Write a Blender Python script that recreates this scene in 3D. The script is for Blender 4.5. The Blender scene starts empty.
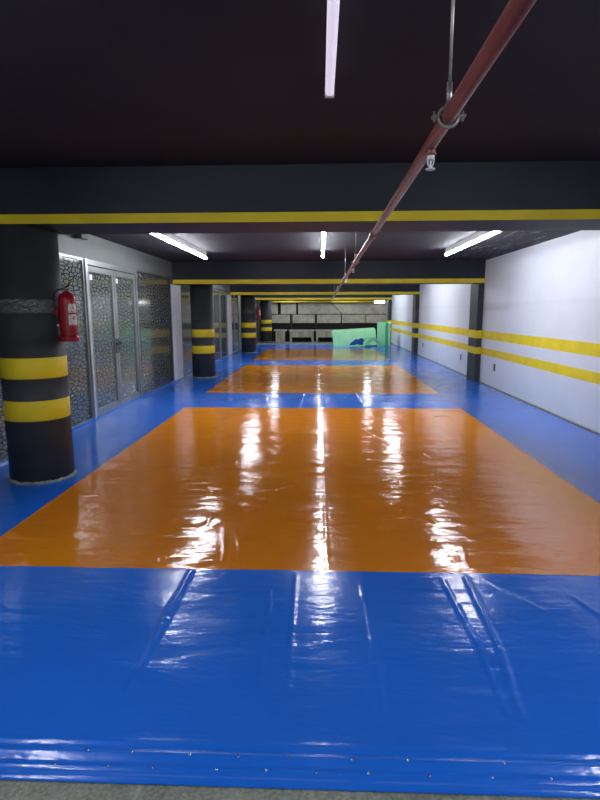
import bpy, bmesh, math, random
import numpy as np
from mathutils import Vector, Matrix

random.seed(7)
scene = bpy.context.scene
COL = scene.collection

# ------------------------------------------------------------------ camera
F_PX, PITCH, YAW, ROLL = 533.2, math.radians(9.36), math.radians(2.157), math.radians(-0.112)
fw = Vector((-math.sin(YAW) * math.cos(PITCH), math.cos(YAW) * math.cos(PITCH), -math.sin(PITCH)))
rt = Vector((math.cos(YAW), math.sin(YAW), 0))
up = rt.cross(fw)
r2 = math.cos(ROLL) * rt + math.sin(ROLL) * up
u2 = -math.sin(ROLL) * rt + math.cos(ROLL) * up
cam_data = bpy.data.cameras.new('camera')
cam_data.sensor_fit = 'VERTICAL'
cam_data.sensor_height = 36.0
cam_data.lens = F_PX / 800 * 36.0
cam_data.clip_start = 0.02
cam = bpy.data.objects.new('camera', cam_data)
COL.objects.link(cam)
M = Matrix((r2, u2, -fw)).transposed().to_4x4()
M.translation = Vector((0, 0, 1.6))
cam.matrix_world = M
scene.camera = cam

# ------------------------------------------------------------------ world, exposure
world = bpy.data.worlds.new('world')
world.use_nodes = True
scene.world = world
wb = world.node_tree.nodes['Background']
wb.inputs['Color'].default_value = (0.80, 0.90, 1.0, 1)
wb.inputs['Strength'].default_value = 0.55
scene.view_settings.view_transform = 'Standard'
scene.view_settings.look = 'None'
scene.view_settings.gamma = 1.0
scene.view_settings.exposure = 0.45
LAMP_STRENGTH = 60.0

# ------------------------------------------------------------------ material helpers
def srgb(r, g, b):
    f = lambda c: (c / 255 / 12.92) if c / 255 <= 0.04045 else ((c / 255 + 0.055) / 1.055) ** 2.4
    return (f(r), f(g), f(b), 1)


class Mat:
    def __init__(self, name, color=(0.5, 0.5, 0.5, 1), rough=0.5, metal=0.0, spec=0.5):
        self.m = bpy.data.materials.new(name)
        self.m.use_nodes = True
        self.nt = self.m.node_tree
        self.b = self.nt.nodes['Principled BSDF']
        self.set('Base Color', color)
        self.set('Roughness', rough)
        self.set('Metallic', metal)
        self.set('Specular IOR Level', spec)
        self._co = None

    def set(self, k, v):
        self.b.inputs[k].default_value = (*v, 1) if isinstance(v, tuple) and len(v) == 3 else v

    def n(self, t, **kw):
        nd = self.nt.nodes.new(t)
        for k, v in kw.items():
            setattr(nd, k, v)
        return nd

    def link(self, a, b):
        self.nt.links.new(a, b)

    def coord(self, scale=(1, 1, 1), rot=(0, 0, 0)):
        if self._co is None:
            self._co = self.n('ShaderNodeTexCoord').outputs['Object']
        mp = self.n('ShaderNodeMapping')
        mp.inputs['Scale'].default_value = scale
        mp.inputs['Rotation'].default_value = rot
        self.link(self._co, mp.inputs['Vector'])
        return mp.outputs['Vector']

    def noise(self, scale, detail=3, rough=0.55, cs=(1, 1, 1), dist=0.0):
        nd = self.n('ShaderNodeTexNoise')
        nd.inputs['Scale'].default_value = scale
        nd.inputs['Detail'].default_value = detail
        nd.inputs['Roughness'].default_value = rough
        nd.inputs['Distortion'].default_value = dist
        self.link(self.coord(cs), nd.inputs['Vector'])
        return nd.outputs['Fac']

    def ramp(self, fac, stops):
        nd = self.n('ShaderNodeValToRGB')
        e = nd.color_ramp.elements
        while len(e) < len(stops):
            e.new(0.5)
        for i, (p, c) in enumerate(stops):
            e[i].position = p
            e[i].color = c if len(c) == 4 else (*c, 1)
        self.link(fac, nd.inputs['Fac'])
        return nd.outputs['Color']

    def mix(self, fac, a, b, mode='MIX'):
        nd = self.n('ShaderNodeMix', data_type='RGBA', blend_type=mode)
        for sock, v in ((nd.inputs[0], fac), (nd.inputs[6], a), (nd.inputs[7], b)):
            if isinstance(v, (int, float, tuple)):
                sock.default_value = (*v, 1) if isinstance(v, tuple) and len(v) == 3 else v
            else:
                self.link(v, sock)
        return nd.outputs[2]

    def math(self, op, a, b=None):
        nd = self.n('ShaderNodeMath', operation=op)
        for i, v in enumerate((a, b)):
            if v is None:
                continue
            if isinstance(v, (int, float)):
                nd.inputs[i].default_value = v
            else:
                self.link(v, nd.inputs[i])
        return nd.outputs[0]

    def base(self, c):
        self.link(c, self.b.inputs['Base Color'])

    def bump(self, h, strength=0.3, dist=0.01, prev=None):
        nd = self.n('ShaderNodeBump')
        nd.inputs['Strength'].default_value = strength
        nd.inputs['Distance'].default_value = dist
        self.link(h, nd.inputs['Height'])
        if prev is not None:
            self.link(prev, nd.inputs['Normal'])
        self.link(nd.outputs['Normal'], self.b.inputs['Normal'])
        return nd.outputs['Normal']

    def mottled(self, c, amount=0.15, scale=3.0, bump=0.0, bscale=60):
        lo = tuple(x * (1 - amount) for x in c[:3])
        hi = tuple(min(1, x * (1 + amount)) for x in c[:3])
        self.base(self.ramp(self.noise(scale, 5, 0.6), [(0.3, lo), (0.7, hi)]))
        if bump:
            self.bump(self.noise(bscale, 4, 0.6), bump, 0.004)
        return self


def simple(name, c, rough=0.5, metal=0.0, amount=0.1, scale=4.0, bump=0.0, bscale=60, spec=0.5):
    return Mat(name, c, rough, metal, spec).mottled(c, amount, scale, bump, bscale).m


def vinyl(name, c, r0, r1):
    k = Mat(name, c, 0.13, 0, 0.5)
    k.mottled(c, 0.06, 1.3)
    n1 = k.bump(k.noise(9, 3, 0.55, (0.30, 1, 1), 0.4), 0.45, 0.012)
    n2 = k.bump(k.noise(34, 2, 0.5, (0.45, 1, 1), 0.6), 0.22, 0.004, n1)
    rr = k.ramp(k.noise(2.2, 4, 0.6), [(0.3, (r0,) * 3), (0.75, (r1,) * 3)])
    k.link(rr, k.b.inputs['Roughness'])
    return k.m


def film(name, light, dark, scale):
    """black crackle film on a window pane"""
    k = Mat(name, light, 0.09, 0, 0.5)
    v = k.n('ShaderNodeTexVoronoi', feature='DISTANCE_TO_EDGE', voronoi_dimensions='2D')
    v.inputs['Scale'].default_value = scale
    sep = k.n('ShaderNodeSeparateXYZ')
    k.link(k.coord(), sep.inputs[0])
    cmb = k.n('ShaderNodeCombineXYZ')
    k.link(k.math('MULTIPLY', sep.outputs[1], 0.42), cmb.inputs[0])
    k.link(sep.outputs[2], cmb.inputs[1])
    k.link(cmb.outputs[0], v.inputs['Vector'])
    d = k.math('ADD', v.outputs['Distance'], k.math('MULTIPLY', k.noise(20, 2), 0.10))
    k.base(k.ramp(d, [(0.125, dark), (0.165, light)]))
    return k.m


def wall_paint(name, c):
    k = Mat(name, c, 0.55, 0, 0.35)
    a = k.ramp(k.noise(1.4, 6, 0.65), [(0.30, tuple(x * 0.93 for x in c[:3])), (0.7, c)])
    s = k.ramp(k.noise(5, 5, 0.7, (1, 0.35, 2.2)), [(0.60, (0, 0, 0)), (0.80, (1, 1, 1))])
    a2 = k.mix(k.math('MULTIPLY', s, 0.18), a, (0.45, 0.46, 0.47, 1))
    # faint trowel seam running along the wall
    sep = k.n('ShaderNodeSeparateXYZ')
    k.link(k.coord(), sep.inputs[0])
    z = k.math('ADD', sep.outputs[2], k.math('MULTIPLY', k.noise(3, 3), 0.08))
    d = k.math('ABSOLUTE', k.math('SUBTRACT', z, 1.79))
    band = k.ramp(d, [(0.0, (1, 1, 1)), (0.05, (0, 0, 0))])
    a3 = k.mix(k.math('MULTIPLY', band, 0.16), a2, (0.42, 0.44, 0.47, 1))
    k.base(a3)
    k.bump(k.noise(22, 5, 0.6), 0.12, 0.01)
    return k.m


def emit(name, c, s):
    k = Mat(name, c, 0.4)
    k.set('Emission Color', c)
    k.set('Emission Strength', s)
    return k.m


MT = {}
MT['black'] = simple('black_paint', (0.016, 0.022, 0.030, 1), 0.55, 0, 0.25, 1.6, 0.15, 25, 0.4)
MT['column_black'] = simple('column_black_paint', (0.036, 0.041, 0.046, 1), 0.6, 0, 0.25, 2.2, 0.15, 30, 0.4)
MT['yellow'] = simple('yellow_paint', (0.78, 0.60, 0.012, 1), 0.6, 0, 0.10, 3.0, 0.06, 40)
MT['white_wall'] = wall_paint('white_wall_paint', (0.70, 0.735, 0.82, 1))
MT['grey_wall'] = simple('grey_wall_paint', (0.10, 0.11, 0.112, 1), 0.6, 0, 0.12, 2.0)
MT['blue'] = vinyl('blue_vinyl', (0.015, 0.148, 0.72, 1), 0.09, 0.24)
MT['orange'] = vinyl('orange_vinyl', (0.74, 0.225, 0.008, 1), 0.06, 0.16)
MT['alu'] = simple('grey_aluminium', (0.26, 0.28, 0.28, 1), 0.35, 0.6, 0.08)
MT['alu_bright'] = simple('bright_aluminium', (0.62, 0.65, 0.66, 1), 0.30, 0.8, 0.06)
MT['dark_frame'] = simple('dark_frame', (0.03, 0.033, 0.036, 1), 0.4)
MT['film'] = film('crackle_film_pane', (0.105, 0.122, 0.120), (0.010, 0.012, 0.014), 18)
MT['film_dense'] = film('dense_crackle_film_pane', (0.100, 0.106, 0.105), (0.009, 0.010, 0.012), 16)
MT['dark_pane'] = simple('dark_glass_pane', (0.075, 0.085, 0.084, 1), 0.05, 0, 0.25, 1.0, spec=0.8)
MT['white_door'] = simple('white_door_paint', (0.62, 0.64, 0.72, 1), 0.4, 0, 0.05)
MT['black_plastic'] = simple('black_plastic', (0.014, 0.014, 0.015, 1), 0.35)
MT['chrome'] = simple('chrome', (0.7, 0.71, 0.72, 1), 0.2, 1.0, 0.05)
MT['steel'] = simple('galvanised_steel', (0.30, 0.28, 0.27, 1), 0.4, 0.8, 0.2, 20)
MT['pipe'] = simple('red_oxide_pipe_paint', (0.21, 0.052, 0.048, 1), 0.30, 0, 0.3, 9, 0.08, 50)
MT['red'] = simple('red_gloss_paint', (0.33, 0.010, 0.022, 1), 0.25, 0, 0.12, 9)
MT['rubber'] = simple('black_rubber', (0.012, 0.012, 0.013, 1), 0.6)
MT['white_plastic'] = simple('white_plastic', (0.70, 0.70, 0.72, 1), 0.4, 0, 0.04)
MT['dull_tube'] = emit('dim_lilac_tube_diffuser', (0.72, 0.66, 0.80, 1), 0.55)
MT['tube_on'] = emit('lit_tube_diffuser', (0.93, 0.97, 1.0, 1), LAMP_STRENGTH)
MT['small_lamp'] = emit('lit_small_diffuser', (0.95, 0.98, 1.0, 1), 6.0)
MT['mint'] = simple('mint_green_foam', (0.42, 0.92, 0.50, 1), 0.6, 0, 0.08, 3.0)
MT['mint_shaded'] = simple('shaded_mint_foam', (0.13, 0.55, 0.25, 1), 0.65, 0, 0.08, 3.0)  # same mint foam with shade put into the colour, for edge-on and bottom pieces
MT['cloth_blue'] = simple('blue_cloth', (0.02, 0.10, 0.42, 1), 0.7, 0, 0.15, 6)
MT['plaster'] = simple('crumbled_plaster', (0.20, 0.215, 0.21, 1), 0.8, 0, 0.55, 22, 0.4, 60)
MT['bin_liner'] = simple('dark_backing', (0.010, 0.010, 0.010, 1), 0.7)


def mk_ceiling():
    k = Mat('purple_black_ceiling_paint', (0.030, 0.024, 0.028, 1), 0.75, 0, 0.3)
    c = (0.025, 0.025, 0.033)
    a = k.ramp(k.noise(1.0, 6, 0.65), [(0.3, tuple(x * 0.8 for x in c)), (0.75, tuple(x * 1.25 for x in c))])
    # pale scuffs left by old cable runs, only towards the right wall
    st = k.ramp(k.noise(6, 6, 0.75, (3.0, 0.30, 1)), [(0.56, (0, 0, 0)), (0.59, (1, 1, 1))])
    sep = k.n('ShaderNodeSeparateXYZ')
    k.link(k.coord(), sep.inputs[0])
    g = k.ramp(k.math('MULTIPLY', sep.outputs[0], 0.25), [(0.60, (0, 0, 0)), (0.68, (1, 1, 1))])
    k.base(k.mix(k.math('MULTIPLY', k.math('MULTIPLY', st, g), 0.4), a, (0.5, 0.5, 0.5, 1)))
    k.bump(k.noise(14, 5, 0.6), 0.25, 0.01)
    return k.m


def mk_concrete():
    k = Mat('rough_grey_concrete', (0.2, 0.2, 0.2, 1), 0.75)
    a = k.ramp(k.noise(6, 8, 0.7), [(0.25, (0.17, 0.18, 0.155)), (0.55, (0.31, 0.325, 0.285)), (0.8, (0.45, 0.46, 0.41))])
    sp = k.ramp(k.noise(70, 3, 0.6), [(0.35, (0.6, 0.6, 0.6)), (0.6, (1, 1, 1))])
    c = k.mix(1.0, a, sp, 'MULTIPLY')
    sep = k.n('ShaderNodeSeparateXYZ')
    k.link(k.coord(), sep.inputs[0])
    w = k.math('PINGPONG', k.math('ADD', sep.outputs[0], k.math('MULTIPLY', k.noise(5, 3), 0.05)), 0.30)
    seam = k.ramp(w, [(0.0, (1, 1, 1)), (0.012, (0, 0, 0))])
    k.base(k.mix(k.math('MULTIPLY', seam, 0.5), c, (0.42, 0.43, 0.40, 1)))
    k.bump(k.noise(40, 6, 0.65), 0.4, 0.006)
    return k.m


def mk_board():
    k = Mat('weathered_grey_board', (0.3, 0.29, 0.26, 1), 0.75)
    a = k.ramp(k.noise(3.5, 8, 0.7, (1, 1, 1)), [(0.28, (0.36, 0.34, 0.27)), (0.52, (0.58, 0.55, 0.45)), (0.78, (0.76, 0.73, 0.61))])
    g = k.ramp(k.noise(10, 4, 0.6, (0.25, 1, 4)), [(0.3, (0.72, 0.72, 0.70)), (0.7, (1, 1, 1))])
    k.base(k.mix(1.0, a, g, 'MULTIPLY'))
    k.bump(k.noise(30, 6, 0.6), 0.3, 0.01)
    return k.m


def mk_plank():
    k = Mat('weathered_grey_planks', (0.3, 0.27, 0.22, 1), 0.7)
    sep = k.n('ShaderNodeSeparateXYZ')
    k.link(k.coord(), sep.inputs[0])
    a = k.ramp(k.noise(9, 5, 0.6, (1, 1, 0.12)), [(0.25, (0.24, 0.21, 0.165)), (0.55, (0.50, 0.46, 0.38)), (0.8, (0.68, 0.63, 0.53))])
    w = k.math('PINGPONG', sep.outputs[0], 0.075)
    gap = k.ramp(w, [(0.0, (1, 1, 1)), (0.05, (0, 0, 0))])
    gap.node.color_ramp.elements[1].position = 0.006
    k.base(k.mix(gap, a, (0.03, 0.026, 0.02, 1)))
    return k.m


def mk_tape():
    k = Mat('clear_packing_tape', (0.45, 0.46, 0.47, 1), 0.12)
    f = k.ramp(k.noise(16, 5, 0.7, (1, 1, 2.0), 1.2), [(0.45, (0.06,) * 3), (0.60, (0.35,) * 3), (0.74, (0.85,) * 3)])  # pale opaque patches paint the glare on the crumpled tape
    k.link(f, k.b.inputs['Alpha'])
    k.bump(k.noise(60, 4, 0.6), 0.6, 0.006)
    return k.m


def mk_label():
    k = Mat('white_paper_sticker', (0.7, 0.68, 0.64, 1), 0.5)
    sep = k.n('ShaderNodeSeparateXYZ')
    k.link(k.coord(), sep.inputs[0])
    n = k.ramp(k.noise(60, 2, 0.5, (1, 1, 1.0)), [(0.56, (0.72, 0.70, 0.66)), (0.62, (0.28, 0.12, 0.10))])
    k.base(n)
    return k.m


MT['ceiling'] = mk_ceiling()
MT['concrete'] = mk_concrete()
MT['board'] = mk_board()
MT['plank'] = mk_plank()
MT['tape'] = mk_tape()
MT['sticker'] = mk_label()

# ------------------------------------------------------------------ mesh helpers
class MB:
    """collects shapes and links them as ONE mesh object"""
    def __init__(self):
        self.bm = bmesh.new()
        self.slot = 0

    def _tag(self, geom):
        for g in geom:
            if isinstance(g, bmesh.types.BMFace):
                g.material_index = self.slot

    def box(self, a, b, bevel=0.0):
        a, b = Vector(a), Vector(b)
        lo = Vector([min(p, q) for p, q in zip(a, b)])
        hi = Vector([max(p, q) for p, q in zip(a, b)])
        vs = [self.bm.verts.new((x, y, z)) for x in (lo.x, hi.x) for y in (lo.y, hi.y) for z in (lo.z, hi.z)]
        fs = [self.bm.faces.new([vs[i] for i in q]) for q in
              ((0, 1, 3, 2), (4, 6, 7, 5), (0, 4, 5, 1), (2, 3, 7, 6), (0, 2, 6, 4), (1, 5, 7, 3))]
        self._tag(fs)
        if bevel:
            es = list({e for f in fs for e in f.edges})
            r = bmesh.ops.bevel(self.bm, geom=es, offset=bevel, segments=2, affect='EDGES', profile=0.6)
            self._tag(r['faces'])
        return vs

    def prism(self, pts, axis, a, b):
        """pts: 2D outline in the two remaining axes; extruded from a to b along axis"""
        def mk(p, t):
            c = [0, 0, 0]
            o = [i for i in range(3) if i != axis]
            c[axis] = t
            c[o[0]], c[o[1]] = p
            return self.bm.verts.new(c)
        A = [mk(p, a) for p in pts]
        B = [mk(p, b) for p in pts]
        n = len(pts)
        fs = [self.bm.faces.new(A), self.bm.faces.new(B[::-1])]
        for i in range(n):
            fs.append(self.bm.faces.new([A[i], B[i], B[(i + 1) % n], A[(i + 1) % n]]))
        self._tag(fs)

    def tube(self, pts, rad, seg=12, caps=True):
        pts = [Vector(p) for p in pts]
        rads = rad if isinstance(rad, (list, tuple)) else [rad] * len(pts)
        rings = []
        prev = None
        for i, p in enumerate(pts):
            if i == 0:
                t = pts[1] - pts[0]
            elif i == len(pts) - 1:
                t = pts[-1] - pts[-2]
            else:
                t = (pts[i + 1] - pts[i]).normalized() + (pts[i] - pts[i - 1]).normalized()
            t.normalize()
            if prev is None:
                ref = Vector((0, 0, 1)) if abs(t.z) < 0.9 else Vector((1, 0, 0))
                nrm = t.cross(ref).normalized()
            else:
                nrm = (prev - t * prev.dot(t)).normalized()
            prev = nrm
            bn = t.cross(nrm)
            rings.append([self.bm.verts.new(p + rads[i] * (math.cos(2 * math.pi * j / seg) * nrm + math.sin(2 * math.pi * j / seg) * bn))
                          for j in range(seg)])
        fs = []
        for a, b in zip(rings, rings[1:]):
            for j in range(seg):
                f = self.bm.faces.new([a[j], a[(j + 1) % seg], b[(j + 1) % seg], b[j]])
                f.smooth = True
                fs.append(f)
        if caps:
            fs.append(self.bm.faces.new(rings[0][::-1]))
            fs.append(self.bm.faces.new(rings[-1]))
        self._tag(fs)

    def lathe(self, prof, c=(0, 0, 0), seg=24, slots=None, caps=True, smooth=True):
        """prof: (radius, z) from bottom to top, about a vertical axis through c"""
        rings = []
        for r, z in prof:
            rings.append([self.bm.verts.new((c[0] + r * math.cos(2 * math.pi * j / seg), c[1] + r * math.sin(2 * math.pi * j / seg), c[2] + z))
                          for j in range(seg)])
        for i, (a, b) in enumerate(zip(rings, rings[1:])):
            for j in range(seg):
                f = self.bm.faces.new([a[j], a[(j + 1) % seg], b[(j + 1) % seg], b[j]])
                f.smooth = smooth
                f.material_index = slots[i] if slots else self.slot
        if caps:
            f = self.bm.faces.new(rings[0][::-1]); f.material_index = slots[0] if slots else self.slot
            f = self.bm.faces.new(rings[-1]); f.material_index = slots[-1] if slots else self.slot

    def build(self, name, mat, parent=None):
        bmesh.ops.recalc_face_normals(self.bm, faces=self.bm.faces[:])
        me = bpy.data.meshes.new(name)
        self.bm.to_mesh(me)
        self.bm.free()
        for m in (mat if isinstance(mat, (list, tuple)) else [mat]):
            me.materials.append(m)
        o = bpy.data.objects.new(name, me)
        COL.objects.link(o)
        if parent is not None:
            o.parent = parent
        return o


def tag(o, label=None, cat=None, group=None, kind=None):
    for k, v in (('label', label), ('category', cat), ('group', group), ('kind', kind)):
        if v:
            o[k] = v
    return o


def thing(name, label, cat, loc=(0, 0, 0), rz=0.0, group=None, kind=None):
    o = bpy.data.objects.new(name, None)
    COL.objects.link(o)
    o.location = loc
    o.rotation_euler = (0, 0, rz)
    o.empty_display_size = 0.1
    return tag(o, label, cat, group, kind)


def copy_tree(o, parent=None):
    c = o.copy()
    COL.objects.link(c)
    c.parent = parent
    for ch in [q for q in bpy.data.objects if q.parent == o]:
        copy_tree(ch, c)
    return c


def boxpart(name, mat, parent, a, b, bevel=0.0):
    m = MB()
    m.box(a, b, bevel)
    return m.build(name, mat, parent)


# ------------------------------------------------------------------ the setting
XL, XR = -3.41, 3.71
Y0, YB = -3.0, 30.5
CEIL = 2.74
FLOOR_Z = -0.045

tag(boxpart('floor', MT['concrete'], None, (XL - 0.2, Y0, FLOOR_Z - 0.2), (XR + 0.2, YB + 0.2, FLOOR_Z)), kind='structure')

tag(boxpart('ceiling', MT['ceiling'], None, (XL - 0.2, Y0, 2.82), (XR + 0.2, 5.30, 3.05)), kind='structure')   # first bay, a little higher
tag(boxpart('ceiling', MT['ceiling'], None, (XL - 0.2, 5.30, CEIL), (XR + 0.2, YB + 0.2, 3.05)), kind='structure')

# right wall: white plaster with two painted yellow stripes
S1, S2 = (0.999, 1.180), (0.640, 0.795)
m = MB()
zs = [FLOOR_Z, S2[0], S2[1], S1[0], S1[1], 2.90]
for i, (za, zb) in enumerate(zip(zs, zs[1:])):
    m.slot = 1 if i in (1, 3) else 0
    f = m.bm.faces.new([m.bm.verts.new(p) for p in ((XR, Y0, za), (XR, Y0, zb), (XR, YB, zb), (XR, YB, za))])
    f.material_index = m.slot
m.slot = 0
m.box((XR + 0.005, Y0, FLOOR_Z), (XR + 0.2, YB + 0.2, 2.90))
tag(m.build('wall_right', [MT['white_wall'], MT['yellow']]), kind='structure')

# left wall: grey plaster above the glazing, solid plaster core behind it
m = MB()
m.box((XL - 0.2, Y0, 2.37), (XL, YB, 2.90))
m.box((XL - 0.2, Y0, FLOOR_Z), (XL - 0.06, YB, 2.37))
m.box((XL - 0.06, 22.45, FLOOR_Z), (XL, YB, 2.37))
m.box((XL - 0.06, Y0, FLOOR_Z), (XL, 2.40, 2.37))
tag(m.build('wall_left', MT['grey_wall']), kind='structure')
tag(boxpart('wall_back', MT['bin_liner'], None, (XL - 0.2, YB, FLOOR_Z), (XR + 0.2, YB + 0.2, 2.90)), kind='structure')

tag(boxpart('baseboard_right', MT['plaster'], None, (3.672, Y0, FLOOR_Z), (XR - 0.002, YB - 0.02, 0.012), 0.004), kind='structure')


# ---- glazing along the left wall
def pane_unit(name, y0, y1, z1, mat, frame_mat, mullions=(), fr=0.04):
    w = thing(name, None, None, (XL, y0, 0), kind='structure')
    L = y1 - y0
    f = MB()
    f.box((-0.055, 0, FLOOR_Z), (0.015, fr, z1))
    f.box((-0.055, L - fr, FLOOR_Z), (0.015, L, z1))
    f.box((-0.055, fr, z1 - fr), (0.015, L - fr, z1))
    f.box((-0.055, fr, FLOOR_Z), (0.015, L - fr, 0.045))
    for q in mullions:
        f.box((-0.055, q - y0 - fr / 2, 0.045), (0.018, q - y0 + fr / 2, z1 - fr))
    f.build('window_frame', frame_mat, w)
    boxpart('pane', mat, w, (-0.030, fr, 0.045), (-0.012, L - fr, z1 - fr))
    return w


pane_unit('window_1', 2.42, 7.74, 2.37, MT['film'], MT['alu'], (4.3, 6.3), 0.035)
pane_unit('window_2', 9.98, 12.20, 2.37, MT['film_dense'], MT['dark_frame'], (), 0.03)
pane_unit('window_3', 13.12, 14.50, 2.37, MT['film'], MT['dark_frame'], (), 0.03)
pane_unit('window_4', 14.52, 19.66, 2.32, MT['dark_pane'], MT['alu'], (15.6, 16.9, 18.3), 0.05)
pane_unit('window_5', 20.58, 22.44, 2.37, MT['dark_pane'], MT['alu'], (21.4,), 0.04)

# double door of patterned glass
d = thing('door_1', None, None, (XL, 7.76, 0), kind='structure')
f = MB()
L = 2.20
f.box((-0.055, L - 0.07, FLOOR_Z), (0.025, L, 2.37), 0.004)
f.box((-0.055, 0.07, 2.29), (0.025, L - 0.07, 2.37), 0.004)
f.build('door_frame', MT['alu'], d)
boxpart('jamb', MT['alu_bright'], d, (-0.055, 0, FLOOR_Z), (0.035, 0.07, 2.37), 0.006)
for k, (ya, yb) in enumerate(((0.08, 1.095), (1.105, L - 0.08))):
    g = MB()
    s = 0.085
    g.box((-0.045, ya, 0.005), (0.012, ya + s, 2.28), 0.004)
    g.box((-0.045, yb - s, 0.005), (0.012, yb, 2.28), 0.004)
    g.box((-0.045, ya + s, 2.19), (0.012, yb - s, 2.28), 0.004)
    g.box((-0.045, ya + s, 0.005), (0.012, yb - s, 0.13), 0.004)
    leaf = g.build('door_leaf', MT['alu'], d)
    boxpart('pane', MT['film'], leaf, (-0.028, ya + s, 0.13), (-0.012, yb - s, 2.19))
    st = boxpart('sticker', MT['white_plastic'], leaf, (-0.012, ya + s + 0.03, 2.08), (-0.009, ya + s + 0.14, 2.16))
    hy = yb - 0.045 if k == 0 else ya + 0.045
    h = MB()
    h.box((0.012, hy - 0.018, 0.93), (0.022, hy + 0.018, 1.17), 0.004)
    h.tube([(0.02, hy, 1.09), (0.06, hy, 1.09), (0.066, hy + (-0.11 if k == 0 else 0.11), 1.085)], 0.010, 8)
    h.build('door_handle', MT['black_plastic'], leaf)


def white_door(name, y0, y1, z1):
    d = thing(name, None, None, (XL, y0, 0), kind='structure')
    L = y1 - y0
    f = MB()
    f.box((-0.055, 0, FLOOR_Z), (0.012, 0.035, 2.37))
    f.box((-0.055, L - 0.035, FLOOR_Z), (0.012, L, 2.37))
    f.box((-0.055, 0.035, z1 + 0.005), (0.012, L - 0.035, 2.37))
    f.build('door_frame', MT['dark_frame'], d)
    boxpart('door_leaf', MT['white_door'], d, (-0.05, 0.04, 0.006), (0.024, L - 0.04, z1), 0.004)


white_door('door_2', 12.22, 13.10, 2.24)
white_door('door_3', 19.68, 20.56, 2.24)


# ---- ceiling beams with a painted yellow lower edge
def beam(y0, y1, zb, h_stripe, top, label):
    m = MB()
    m.box((XL + 0.004, y0, zb), (XR - 0.004, y1, top))
    # the stripe is painted on the lower edge of the near face
    m.slot = 1
    m.box((XL + 0.004, y0 - 0.003, zb), (XR - 0.004, y0, zb + h_stripe))
    o = m.build('ceiling_beam', [MT['black'], MT['yellow']])
    return tag(o, label, 'beam', 'black ceiling beams', 'thing')


beam(4.715, 5.34, 2.358, 0.080, 2.819, 'large black ceiling beam nearest the camera with a yellow lower edge')
beam(12.45, 12.955, 2.243, 0.098, CEIL - 0.001, 'black ceiling beam behind the three lit tubes, second from the camera')
beam(20.45, 21.15, 2.248, 0.098, CEIL - 0.001, 'black ceiling beam above the third round column from the camera')
beam(28.20, 28.88, 2.235, 0.098, CEIL - 0.001, 'black ceiling beam above the farthest round column')
beam(30.20, 30.49, 2.130, 0.080, CEIL - 0.001, 'lowest farthest beam running along the back wall above the grey boards')


# ---- round columns
def column(x, y, r, top, label):
    c = thing('round_column', label, 'column', (x, y, 0), group='round columns with two yellow bands', kind='thing')
    m = MB()
    prof = [(r, FLOOR_Z), (r, 0.600), (r + .001, 0.601), (r + .001, 0.788), (r, 0.789), (r, 0.996), (r + .001, 0.997), (r + .001, 1.187), (r, 1.188), (r, top)]
    m.lathe(prof, seg=64, slots=[0, 1, 1, 1, 0, 1, 1, 1, 0])
    m.build('shaft', [MT['column_black'], MT['yellow']], c)
    # ragged plaster left round the foot
    b = MB()
    n = 72
    rng = random.Random(int(x * 1000 + y * 77))
    rings = []
    for i in range(n):
        a = 2 * math.pi * i / n
        w = 0.018 + 0.016 * rng.random()
        hh = 0.008 + 0.012 * rng.random()
        ring = []
        for rr, zz in ((r - 0.01, 0.0), (r - 0.01, hh + 0.012), (r + 0.004, hh + 0.008), (r + w * 0.6, hh * 0.7), (r + w, -0.004)):
            ring.append(b.bm.verts.new((rr * math.cos(a), rr * math.sin(a), zz)))
        rings.append(ring)
    for i in range(n):
        p, q = rings[i], rings[(i + 1) % n]
        for j in range(4):
            f = b.bm.faces.new([p[j], q[j], q[j + 1], p[j + 1]])
            f.smooth = True
        b.bm.faces.new([p[4], q[4], q[0], p[0]])
    tag(b.build('foot_ring', MT['plaster'], c), 'ragged pale plaster ring round the foot')
    return c


column(-2.753, 5.028, 0.292, 2.357, 'nearest round black column with two yellow bands at far left')
column(-2.910, 13.245, 0.283, CEIL, 'second round black column from the camera, beside the white door')
column(-2.865, 21.46, 0.298, CEIL, 'third round black column from the camera with pale tape round it')
column(-2.925, 29.20, 0.298, CEIL, 'farthest round black column standing beside the grey boards')


# ---- square pillars half sunk in the right wall
def pillar(y0, y1, proud, zt, label):
    m = MB()
    zs = [FLOOR_Z, S2[0], S2[1], S1[0], S1[1], zt]
    for i, (za, zb) in enumerate(zip(zs, zs[1:])):
        m.slot = 1 if i in (1, 3) else 0
        m.box((XR - proud, y0, za), (XR - 0.001, y1, zb))
    return tag(m.build('wall_pillar', [MT['column_black'], MT['yellow']]), label, 'pillar', 'black pillars on the right wall', 'thing')


pillar(12.46, 13.10, 0.13, 2.242, 'nearest square black pillar on the white wall crossed by two yellow stripes')
pillar(20.46, 21.10, 0.13, 2.247, 'middle square black pillar on the white wall, farther down the hall')
pillar(28.21, 28.80, 0.15, 2.221, 'farthest black wall pillar behind the upright green mats')

# ------------------------------------------------------------------ vinyl mat cover
OL, OR = -2.304, 2.366
YS = [3.121, 8.889, 10.552, 16.25, 18.007, 23.481]
MX0, MX1, MY0, MY1 = -3.395, 3.668, 1.612, 26.6

rs = np.random.RandomState(3)
LAT = rs.rand(512, 512)


def vnoise(x, y):
    xi, yi = np.floor(x).astype(int), np.floor(y).astype(int)
    fx, fy = x - xi, y - yi
    sx, sy = fx * fx * fx * (fx * (fx * 6 - 15) + 10), fy * fy * fy * (fy * (fy * 6 - 15) + 10)
    g = lambda i, j: LAT[i % 512, j % 512]
    a = g(xi, yi) * (1 - sx) + g(xi + 1, yi) * sx
    b = g(xi, yi + 1) * (1 - sx) + g(xi + 1, yi + 1) * sx
    return (a * (1 - sy) + b * sy) - 0.5


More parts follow.
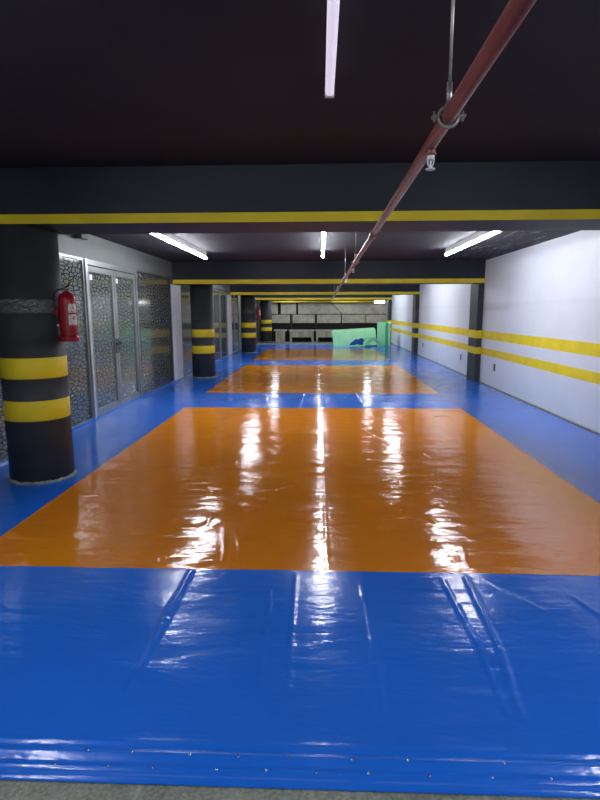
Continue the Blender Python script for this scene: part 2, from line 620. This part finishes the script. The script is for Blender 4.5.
# long creases: (points, height, half width)
CREASES = [
    ([(-0.80, 3.10), (-0.81, 2.56), (-0.82, 2.02)], 0.010, 0.014),
    ([(-0.142, 3.07), (-0.131, 2.05)], 0.0035, 0.007),
    ([(-0.286, 2.88), (-0.275, 2.62)], 0.003, 0.006),
    ([(-0.272, 2.50), (-0.26, 2.08)], 0.0025, 0.006),
    ([(0.255, 2.95), (0.272, 2.23), (0.265, 1.95)], 0.0035, 0.007),
    ([(0.745, 3.05), (0.775, 2.36), (0.76, 1.95)], 0.006, 0.010),
    ([(0.894, 3.07), (0.868, 2.36), (0.81, 1.92)], 0.008, 0.014),
    ([(1.00, 3.05), (1.22, 2.70)], 0.004, 0.008),
    ([(1.45, 2.85), (1.62, 2.2)], 0.004, 0.020),
    ([(1.75, 2.95), (2.05, 2.5)], 0.004, 0.020),
    ([(0.055, 3.14), (0.045, 5.0), (0.04, 8.7)], 0.0016, 0.007),
    ([(-1.05, 3.2), (-1.20, 3.55)], 0.003, 0.008),
    ([(-0.62, 3.25), (-0.72, 3.8)], 0.003, 0.010),
    ([(-0.50, 3.2), (-0.58, 3.6)], 0.003, 0.010),
    ([(0.95, 3.2), (0.98, 3.5)], 0.003, 0.012),
    ([(0.55, 7.3), (0.85, 6.4)], 0.004, 0.020),
    ([(0.05, 9.0), (0.04, 16.2)], 0.004, 0.02),
    ([(-0.35, 8.95), (-0.32, 10.5)], 0.005, 0.02),
    ([(0.75, 8.95), (0.70, 10.5)], 0.005, 0.02),
    ([(-0.9, 8.95), (-1.1, 10.5)], 0.005, 0.02),
]
for k in range(46):                                  # short random wrinkles
    wx, wy = rs.uniform(-2.2, 2.2), rs.uniform(3.3, 16)
    a = rs.uniform(-0.5, 0.5) + (0 if rs.rand() < 0.6 else math.pi / 2)
    ln = rs.uniform(0.1, 0.35)
    CREASES.append(([(wx, wy), (wx + ln * math.cos(a), wy + ln * math.sin(a))], rs.uniform(0.0015, 0.004), rs.uniform(0.010, 0.018)))

PROFILE = [(1.60, -0.041), (1.622, -0.040), (1.632, -0.034), (1.640, -0.020), (1.652, -0.012), (1.664, -0.014), (1.676, -0.013),
           (1.688, -0.004), (1.700, 0.002), (1.712, 0.001), (1.724, -0.006), (1.738, -0.003), (1.752, 0.003), (1.775, 0.001), (1.82, 0.0), (40, 0.0)]


def mat_height(x, y):
    x, y = np.asarray(x, float), np.asarray(y, float)
    px, pz = zip(*PROFILE)
    z = np.interp(y, px, pz)
    calm = np.clip((2.9 - np.abs(x)) / 0.6, 0.25, 1.0) * np.clip((y - 1.72) / 0.4, 0.1, 1.0)
    und = 0.0060 * vnoise(x * 1.3 + 9, y * 1.6 + 4) + 0.0026 * vnoise(x * 3.1 + 31, y * 5.0 + 17)
    orange = ((x > OL) & (x < OR) & (y > 3.12)).astype(float)
    und += (0.25 + 0.75 * orange) * (0.0030 * vnoise(x * 4.2 + 71, y * 8 + 3) + 0.0010 * vnoise(x * 10 + 5, y * 22 + 40))
    z = z + und * calm
    for pts, h, s in CREASES:
        for (x0, y0), (x1, y1) in zip(pts, pts[1:]):
            sel = (x > min(x0, x1) - 0.1) & (x < max(x0, x1) + 0.1) & (y > min(y0, y1) - 0.1) & (y < max(y0, y1) + 0.1)
            if not sel.any():
                continue
            dx, dy = x1 - x0, y1 - y0
            t = np.clip(((x[sel] - x0) * dx + (y[sel] - y0) * dy) / (dx * dx + dy * dy), 0, 1)
            wob = 0.006 * vnoise(y[sel] * 22, x[sel] * 3 + 8)
            dd = np.hypot(x[sel] - x0 - t * dx + wob, y[sel] - y0 - t * dy)
            amp = h * (0.65 + 0.9 * (vnoise(y[sel] * 14 + 3, x[sel] * 4) + 0.3))
            new = np.maximum(0, amp) * np.exp(-(dd / s) ** 2)
            z[sel] = z[sel] + new * np.where((dd > 0), 1, 1)
    # edges: turned up against the glazing, tucked down at the right wall
    z = z + 0.022 * np.clip((-3.36 - x) / 0.03, 0, 1)
    z = np.where(x > 3.655, np.minimum(z, -0.03), z)
    return z


def axis_pts(segs, breaks):
    out = []
    for a, b, step in segs:
        n = max(1, round((b - a) / step))
        out += list(np.linspace(a, b, n, endpoint=False))
    out.append(segs[-1][1])
    out = np.array(out)
    for q in breaks:
        out[np.argmin(np.abs(out - q))] = q
    return out


xs = axis_pts([(MX0, -1.5, 0.035), (-1.5, 1.6, 0.0135), (1.6, 3.64, 0.035), (3.64, MX1, 0.014)], [OL, OR])
ys = axis_pts([(MY0, 1.84, 0.006), (1.84, 3.2, 0.0135), (3.2, 5.5, 0.017), (5.5, 9.0, 0.024), (9.0, 16.5, 0.05), (16.5, MY1, 0.09)], YS)
GX, GY = np.meshgrid(xs, ys)
GZ = mat_height(GX.ravel(), GY.ravel())
V = np.column_stack([GX.ravel(), GY.ravel(), GZ])
nx, ny = len(xs), len(ys)
I, J = np.meshgrid(np.arange(nx - 1), np.arange(ny - 1))
I, J = I.ravel(), J.ravel()
Q = np.column_stack([J * nx + I, J * nx + I + 1, (J + 1) * nx + I + 1, (J + 1) * nx + I])
cx = (xs[I] + xs[I + 1]) / 2
cy = (ys[J] + ys[J + 1]) / 2
inx = (cx > OL) & (cx < OR)

mat_root = thing('mat_cover', 'glossy blue vinyl mat cover with three orange rectangles spread over the floor', 'mat cover')


def grid_part(name, mask, mat):
    q = Q[mask]
    used, inv = np.unique(q, return_inverse=True)
    me = bpy.data.meshes.new(name)
    me.from_pydata(V[used].tolist(), [], inv.reshape(q.shape).tolist())
    me.polygons.foreach_set('use_smooth', np.ones(len(q), bool))
    me.materials.append(mat)
    o = bpy.data.objects.new(name, me)
    COL.objects.link(o)
    o.parent = mat_root
    return o


fields = [inx & (cy > YS[k]) & (cy < YS[k + 1]) for k in (0, 2, 4)]
tag(grid_part('blue_sheet', ~(fields[0] | fields[1] | fields[2]), MT['blue']), 'blue border and background of the mat cover')
for k, lab in enumerate(('nearest and largest orange rectangle', 'middle orange rectangle', 'farthest orange rectangle')):
    tag(grid_part('orange_panel', fields[k], MT['orange']), lab)

rv = MB()
rv.lathe([(0.0052, -0.001), (0.0055, 0.0012), (0.004, 0.0028), (0.0015, 0.0034)], seg=10)
rv0 = rv.build('rivet', MT['chrome'], mat_root)
spots = [(-0.849, 1.70), (-0.685, 1.70), (-0.471, 1.699), (-0.291, 1.699), (-0.108, 1.70), (0.123, 1.698), (0.323, 1.70), (0.666, 1.70),
         (-0.954, 1.654), (-0.755, 1.654), (-0.593, 1.653), (-0.363, 1.654), (-0.187, 1.655), (-0.008, 1.654), (0.18, 1.654), (0.392, 1.653),
         (0.61, 1.654), (0.814, 1.655)]
for k, (x, y) in enumerate(spots):
    o = rv0 if k == 0 else rv0.copy()
    if k:
        COL.objects.link(o)
        o.parent = mat_root
    o.location = (x, y, float(mat_height(np.array([x]), np.array([y]))[0]) + 0.0006)


# ------------------------------------------------------------------ tube lamps
def tube_lamp(x, y0, y1, zc, lit, label, group, top=CEIL):
    t = thing('tube_lamp', label, 'lamp', (x, y0, zc), group=group)
    L = y1 - y0
    h = MB()
    h.box((-0.019, 0.02, 0.028), (0.019, L - 0.02, top - zc), 0.003)
    h.build('housing', MT['white_plastic'], t)
    m = MB()
    pts = [(0.024 * math.sin(math.radians(a)), 0.024 * math.cos(math.radians(a))) for a in range(60, 301, 20)]
    m.prism([(px, pz + 0.010) for px, pz in pts], 1, 0.03, L - 0.03)
    m.build('diffuser', MT['tube_on'] if lit else MT['dull_tube'], t)
    for ya, yb in ((0.0, 0.03), (L - 0.03, L)):
        boxpart('end_cap', MT['white_plastic'], t, (-0.025, ya, -0.016), (0.025, yb, 0.03), 0.004)
    return t


tube_lamp(0.045, -0.25, 3.085, 2.745, False, 'dim lilac-white tube lamp on the dark ceiling overhead, nearest the camera', 'tube lamps', 2.819)
for x, w in ((-2.25, 'left'), (2.30, 'right')):
    tube_lamp(x, -0.9, 2.5, 2.745, True, 'lit white tube lamp in the nearest bay, out on the %s side' % w, 'tube lamps', 2.819)
for x, ya, yb, w in ((-2.20, 7.05, 10.50, 'left'), (0.045, 7.02, 10.33, 'middle'), (2.295, 7.10, 10.15, 'right')):
    tube_lamp(x, ya, yb, 2.62, True, 'lit white tube lamp behind the nearest beam, %s one of three' % w, 'tube lamps')
for x, w in ((-2.20, 'left'), (0.045, 'middle'), (2.295, 'right')):
    tube_lamp(x, 14.9, 18.4, 2.62, True, 'lit white tube lamp hidden behind the second beam, %s one of three' % w, 'tube lamps')
for x, w in ((-2.20, 'left'), (0.045, 'middle'), (2.295, 'right')):
    tube_lamp(x, 23.6, 27.0, 2.62, True, 'lit white tube lamp hidden behind the third beam, %s one of three' % w, 'tube lamps')

for x, w in ((-1.7, 'left'), (1.4, 'right')):  # unseen tubes added to brighten the back wall
    tube_lamp(x, 28.98, 30.10, 2.62, True, 'short unseen tube lamp added behind the farthest beam to light the back wall, %s one' % w, 'tube lamps')

# ------------------------------------------------------------------ sprinkler pipe
PZ, PR = 2.20, 0.0225
pxat = lambda y: 0.386 + 0.0062 * y
pr = thing('sprinkler_pipe', 'long red sprinkler pipe hanging below the ceiling and running down the hall', 'pipe', (0, 0, 0))
m = MB()
m.tube([(pxat(y), y, PZ) for y in (-1.5, 2, 6, 10, 15, 20, 25, 30.1)], PR, 20)
m.build('pipe', MT['pipe'], pr)
m = MB()
m.tube([(pxat(4.25), 4.25, PZ), (pxat(4.29), 4.29, PZ)], 0.032, 20)
m.tube([(pxat(4.29), 4.29, PZ), (pxat(4.40), 4.40, PZ)], 0.029, 20)
m.tube([(pxat(4.40), 4.40, PZ), (pxat(4.44), 4.44, PZ)], 0.032, 20)
m.build('coupling', MT['pipe'], pr)


def hanger(y, top):
    x = pxat(y)
    h = MB()
    h.tube([(x, y, PZ + 0.07), (x, y, top)], 0.005, 8)
    rod = h.build('hanger_rod', MT['steel'], pr)
    c = MB()
    for dy in (-0.012,):
        c.tube([(x + 0.030 * math.sin(a), y, PZ + 0.030 * math.cos(a)) for a in np.linspace(0.0, 2 * math.pi, 21)], 0.006, 8, caps=False)
    for s in (-1, 1):
        c.box((x + s * 0.030, y - 0.012, PZ - 0.004), (x + s * 0.052, y + 0.012, PZ + 0.004), 0.001)
        c.tube([(x + s * 0.043, y, PZ - 0.014), (x + s * 0.043, y, PZ + 0.016)], 0.005, 8)
    c.box((x - 0.014, y - 0.012, PZ + 0.028), (x + 0.014, y + 0.012, PZ + 0.034))
    c.tube([(x, y, PZ + 0.030), (x, y, PZ + 0.10)], 0.009, 8)
    c.build('clamp', MT['steel'], rod)


def sprinkler(y):
    x = pxat(y)
    s = MB()
    s.tube([(x, y, PZ - 0.015), (x, y, PZ - 0.040)], 0.016, 14)
    s.tube([(x, y, PZ - 0.032), (x, y, PZ - 0.040)], 0.020, 14)
    o = s.build('outlet', MT['pipe'], pr)
    h = MB()
    h.tube([(x, y, PZ - 0.040), (x, y, PZ - 0.056)], [0.013, 0.015], 12)
    for q in (-1, 1):
        h.tube([(x + q * 0.012, y, PZ - 0.054), (x + q * 0.010, y, PZ - 0.068), (x + q * 0.003, y, PZ - 0.084)], 0.003, 6)
    h.tube([(x, y, PZ - 0.056), (x, y, PZ - 0.086)], 0.0035, 8)
    h.tube([(x, y, PZ - 0.086), (x, y, PZ - 0.090)], [0.018, 0.016], 14)
    h.build('sprinkler_head', MT['white_plastic'], o)


for y in (1.80, 6.75, 9.90, 15.4, 19.2, 24.0):
    hanger(y, 2.822 if y < 5 else CEIL + 0.002)
for y in (2.07, 7.20, 9.45, 16.0, 19.8, 24.6):
    sprinkler(y)


# ------------------------------------------------------------------ fire extinguishers taped to columns
def extinguisher(label):
    """axis at the origin, column lies towards -x"""
    t = thing('fire_extinguisher', label, 'fire extinguisher', group='red fire extinguishers strapped to columns')
    m = MB()
    R = 0.080
    m.lathe([(R * 0.97, 0.012), (R, 0.03), (R, 0.36), (R * 0.96, 0.395), (R * 0.80, 0.425), (R * 0.50, 0.445), (0.022, 0.452), (0.022, 0.468)], seg=32)
    m.build('cylinder', MT['red'], t)
    m = MB()
    m.lathe([(R + 0.003, -0.003), (R + 0.012, 0.0), (R + 0.013, 0.045), (R + 0.002, 0.055)], seg=32)
    m.build('base_ring', MT['red'], t)
    m = MB()
    m.box((-0.018, -0.016, 0.465), (0.018, 0.016, 0.495), 0.003)
    m.tube([(-0.03, 0, 0.478), (0.03, 0, 0.478)], 0.010, 10)
    m.build('valve', MT['steel'], t)
    m = MB()
    m.tube([(-0.005, -0.005, 0.490), (0.035, -0.03, 0.515), (0.07, -0.05, 0.545)], [0.009, 0.008, 0.006], 8)
    m.tube([(0.0, 0, 0.47), (0.05, -0.035, 0.487)], 0.007, 8)
    m.build('lever', MT['black_plastic'], t)
    m = MB()
    m.tube([(-0.02, -0.02, 0.482), (-0.06, -0.05, 0.475), (-0.085, -0.065, 0.43), (-0.086, -0.07, 0.36), (-0.074, -0.082, 0.28), (-0.060, -0.088, 0.20), (-0.058, -0.088, 0.16)],
           [0.009] * 5 + [0.011, 0.014], 10)
    m.build('hose', MT['rubber'], t)
    m = MB()
    m.lathe([(0.010, 0), (0.010, 0.018)], c=(-0.058, -0.090, 0.140), seg=10)
    m.build('nozzle_tip', MT['white_plastic'], t)
    for z0, z1 in ((0.265, 0.345), (0.150, 0.248)):
        m = MB()
        n = 10
        for i in range(n):
            a0, a1 = (math.radians(-62 + 62 * k / n) for k in (i, i + 1))
            vs = [m.bm.verts.new(((R + 0.0015) * math.cos(a), (R + 0.0015) * math.sin(a), z)) for a, z in ((a0, z0), (a1, z0), (a1, z1), (a0, z1))]
            m.bm.faces.new(vs)
        o = m.build('label_sticker', MT['sticker'], t)
    m = MB()
    m.box((-0.098, -0.045, 0.20), (-0.072, 0.045, 0.315), 0.004)
    m.box((-0.100, -0.055, 0.245), (-0.060, -0.083, 0.295), 0.004)
    m.build('bracket', MT['red'], t)
    return t


def col_tape(parent, cxy, r, z0, z1, ang0, ang1):
    m = MB()
    n = 60
    prev = None
    rng = random.Random(5)
    for i in range(n + 1):
        a = math.radians(ang0 + (ang1 - ang0) * i / n)
        w = 0.006 * math.sin(i * 0.9) + 0.004 * rng.random()
        p = [m.bm.verts.new((cxy[0] + (r + 0.004 + 0.003 * rng.random()) * math.cos(a), cxy[1] + (r + 0.004 + 0.003 * rng.random()) * math.sin(a), z))
             for z in (z0 + w, (z0 + z1) / 2 + w * .5, z1 - w)]
        if prev:
            for j in range(2):
                f = m.bm.faces.new([prev[j], p[j], p[j + 1], prev[j + 1]])
                f.smooth = True
        prev = p
    return tag(m.build('tape_strap', MT['tape'], parent), 'crumpled clear tape wrapped round the column')


ex = extinguisher('red fire extinguisher taped to the nearest column beside the patterned glass')
ex.location = (-2.366, 4.985, 1.335)
far = copy_tree(ex)
far['label'] = 'distant red fire extinguisher taped to the third column'
far.location = (-2.455, 21.44, 1.330)
col_tape(ex, (-2.753 + 2.366, 5.028 - 4.985), 0.293, 0.262, 0.385, 170, 375)
col_tape(far, (-2.865 + 2.455, 0.02), 0.299, 0.235, 0.375, 170, 375)

# ------------------------------------------------------------------ security camera, sockets
sc = thing('security_camera', 'small black security camera on the grey wall above the glass doors', 'camera', (XL, 7.62, 2.655))
boxpart('wall_plate', MT['black_plastic'], sc, (0.0, -0.05, -0.03), (0.02, 0.05, 0.05), 0.003)
m = MB()
m.tube([(0.015, 0, 0.02), (0.06, 0, 0.02), (0.09, -0.02, 0.0)], 0.012, 10)
m.build('arm', MT['black_plastic'], sc)
boxpart('camera_body', MT['black_plastic'], sc, (0.06, -0.16, -0.045), (0.14, 0.06, 0.02), 0.008)
m = MB()
m.tube([(0.10, -0.160, -0.013), (0.10, -0.172, -0.013)], 0.022, 16)
m.build('lens', MT['dark_pane'], sc)

for k, (y, z, lab) in enumerate(((11.45, 0.43, 'black wall socket low on the white wall, right of the nearest pillar'),
                                 (14.18, 0.426, 'black wall socket low on the white wall, just left of the nearest pillar'),
                                 (19.45, 0.42, 'small black wall socket close to the middle pillar, farthest of three'))):
    s = thing('wall_socket', lab, 'socket', (XR, y, z), group='black wall sockets')
    m = MB()
    m.box((-0.012, -0.045, -0.075), (0.0, 0.045, 0.075), 0.003)
    m.build('socket_plate', MT['black_plastic'], s)
    m = MB()
    m.lathe([(0.026, -0.002), (0.028, 0.0), (0.020, 0.002)], seg=16)
    o = m.build('outlet', MT['dark_frame'], s)
    o.rotation_euler = (0, -math.pi / 2, 0)
    o.location = (-0.0125, 0, -0.02)

# ------------------------------------------------------------------ back wall: grey boards, benches
rows = [
    (-3.15, -2.32, 1.50, 2.10, 'rough grey board in the upper row, partly behind the farthest column'),
    (-2.14, -1.31, 1.50, 2.10, 'short rough grey board in the upper row, second from the left'),
    (-1.20, 3.66, 1.50, 2.10, 'longest rough grey board in the upper row under the back beam'),
    (-3.05, -1.65, 1.01, 1.46, 'rough grey board in the lower row, nearest the farthest column'),
    (-1.50, -0.30, 1.01, 1.46, 'rough grey board in the lower row, second from the left'),
    (-0.17, 1.12, 1.01, 1.46, 'rough grey board in the lower row, middle one'),
    (1.18, 2.46, 1.01, 1.46, 'rough grey board in the lower row above the leaning green mat'),
    (2.50, 3.66, 1.01, 1.46, 'rough grey board in the lower row nearest the white wall'),
]
KB = 30.4 / 29.4
for x0, x1, z0, z1, lab in rows:
    x0, x1, z0, z1 = x0 * KB, min(x1 * KB, 3.69), 1.6 + (z0 - 1.6) * KB, 1.6 + (z1 - 1.6) * KB
    m = MB()
    m.box((x0, 30.36, z0), (x1, 30.498, z1), 0.01)
    tag(m.build('wall_board', MT['board']), lab, 'board', 'rough grey boards on the back wall')
for x in (-1.575, -0.235):
    m = MB()
    x *= KB
    m.box((x - 0.03, 30.33, 0.57), (x + 0.03, 30.499, 1.50), 0.004)
    tag(m.build('upright_post', MT['dark_frame']), 'slim dark post between the grey boards, %s one' % ('left' if x < -1 else 'right'), 'post', 'dark posts between boards')

BY = 29.55


def bench(x0, x1, label):
    b = thing('wooden_bench', label, 'bench', ((x0 + x1) / 2, BY, FLOOR_Z), group='grey wooden benches')
    h = (x1 - x0) / 2
    boxpart('seat', MT['board'], b, (-h, -0.02, 0.60), (h, 0.50, 0.68), 0.008)
    boxpart('front_panel', MT['plank'], b, (-h + 0.10, 0.03, 0.27), (h - 0.10, 0.07, 0.60), 0.003)
    for s in (-1, 1):
        boxpart('leg', MT['plank'], b, (s * (h - 0.10) - 0.05, 0.02, 0.0), (s * (h - 0.10) + 0.05, 0.48, 0.60), 0.004)
    boxpart('back_panel', MT['bin_liner'], b, (-h + 0.05, 0.44, 0.0), (h - 0.05, 0.47, 0.60), 0.004)
    return b


bench(-1.72, -0.32, 'grey wooden bench with plank front, left one beside the boxy pedestal')
bench(-0.26, 1.13, 'grey wooden bench with plank front, right one beside the leaning green mat')
p = thing('wooden_pedestal', 'boxy grey wooden pedestal with overhanging top beside the farthest column', 'pedestal', (-2.20, BY, FLOOR_Z))
boxpart('top', MT['board'], p, (-0.36, -0.04, 0.62), (0.36, 0.50, 0.69), 0.008)
boxpart('body', MT['plank'], p, (-0.25, 0.02, 0.0), (0.25, 0.46, 0.62), 0.006)

# small lit lamp under the farthest beams
l = thing('bulkhead_lamp', 'small lit white lamp under the back beam near the right wall', 'lamp', (3.28, 30.06, 2.155))
boxpart('housing', MT['white_plastic'], l, (-0.29, 0.06, -0.09), (0.29, 0.14, 0.07), 0.008)
boxpart('diffuser', MT['small_lamp'], l, (-0.28, 0.0, -0.085), (0.28, 0.06, 0.065), 0.015)

# loose cable hanging across the grey boards
m = MB()
m.tube([(0.54, 30.18, 2.16), (0.76, 30.20, 1.95), (1.04, 30.26, 1.70), (1.24, 30.32, 1.48)], 0.018, 8)
tag(m.build('cable', MT['black_plastic']), 'thin dark cable slanting down across the grey boards', 'cable')

# ------------------------------------------------------------------ green foam mats
def slab(name, w, h, t, mat, label, loc, tilt, rz, roll=0.0, group=None, rounded=0.12):
    """standing slab: width along x, height along z, leaning backwards by tilt"""
    m = MB()
    pts = []
    for cx_, cz_, a0 in ((w / 2 - rounded, rounded, -90), (w / 2 - rounded, h - rounded, 0), (-w / 2 + rounded, h - rounded, 90), (-w / 2 + rounded, rounded, 180)):
        for k in range(6):
            a = math.radians(a0 + 90 * k / 5)
            pts.append((cx_ + rounded * math.cos(a), cz_ + rounded * math.sin(a)))
    m.prism(pts, 1, 0.0, t)
    o = m.build(name, mat)
    o.rotation_mode = 'YXZ'
    o.matrix_world = Matrix.Translation(loc) @ Matrix.Rotation(rz, 4, 'Z') @ Matrix.Rotation(-tilt, 4, 'X') @ Matrix.Rotation(roll, 4, 'Y')
    return tag(o, label, 'foam mat', group)


GG = 'green foam mats in the far corner'
slab('foam_mat', 2.06, 0.86, 0.06, MT['mint'], 'large mint green foam mat leaning on its long edge before the boards', (1.66, 25.25, 0.005), 0.32, 0.10, -0.055, GG, 0.10)
slab('foam_mat', 0.44, 1.13, 0.10, MT['mint'], 'upright mint green foam mat, wide face towards the camera, in the far corner', (2.90, 25.20, 0.006), 0.06, 0.02, 0.0, GG, 0.03)
slab('foam_mat', 0.62, 1.12, 0.09, MT['mint_shaded'], 'upright green foam mat seen edge on, second slab of the corner stack', (3.16, 25.42, 0.006), 0.0, 1.45, 0.0, GG, 0.03)
slab('foam_mat', 0.62, 1.12, 0.12, MT['mint'], 'upright green foam mat seen edge on, closest to the white wall', (3.30, 25.42, 0.006), 0.0, 1.48, -0.03, GG, 0.03)


def heap_piece(name, mat, label, cat, pts, y0, y1, group=None, bevel=0.012):
    """chunky offcut of the heap: outline (x, z) given depth along y"""
    m = MB()
    m.prism(pts, 1, y0, y1)
    bmesh.ops.bevel(m.bm, geom=m.bm.edges[:], offset=bevel, segments=2, affect='EDGES')
    return tag(m.build(name, mat), label, cat, group)


heap_piece('blue_cloth', MT['cloth_blue'], 'crumpled blue cloth stuffed between the green foam strips', 'cloth',
           [(1.36, 0.01), (1.42, 0.20), (1.56, 0.27), (1.64, 0.36), (1.76, 0.33), (1.90, 0.41), (2.04, 0.40), (2.02, 0.25), (1.95, 0.21), (2.03, 0.12), (1.85, 0.09), (1.70, 0.15), (1.60, 0.08)], 24.78, 24.98)
heap_piece('foam_offcut', MT['mint'], 'flat pale green foam strip lying on the floor left of the heap', 'foam mat',
           [(1.30, 0.012), (1.88, 0.012), (1.84, 0.075), (1.45, 0.085)], 24.50, 24.74, GG)
heap_piece('foam_offcut', MT['mint'], 'long mint green foam strip across the top of the heap', 'foam mat',
           [(1.98, 0.345), (2.44, 0.42), (2.48, 0.49), (1.95, 0.405)], 24.70, 24.95, GG)
heap_piece('foam_offcut', MT['mint'], 'mint green foam strip in the middle of the heap', 'foam mat',
           [(2.06, 0.14), (2.16, 0.13), (2.42, 0.27), (2.40, 0.35), (2.26, 0.32)], 24.66, 24.90, GG)
heap_piece('foam_offcut', MT['mint_shaded'], 'green foam strip at the bottom of the heap, shade painted into its colour', 'foam mat',
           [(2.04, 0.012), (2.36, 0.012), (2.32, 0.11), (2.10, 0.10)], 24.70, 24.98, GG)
heap_piece('foam_offcut', MT['mint'], 'mint green foam strip sloping to the floor beside the upright mats', 'foam mat',
           [(2.50, 0.46), (2.44, 0.36), (2.66, 0.16), (2.76, 0.012), (2.86, 0.012), (2.76, 0.22)], 24.66, 24.92, GG)
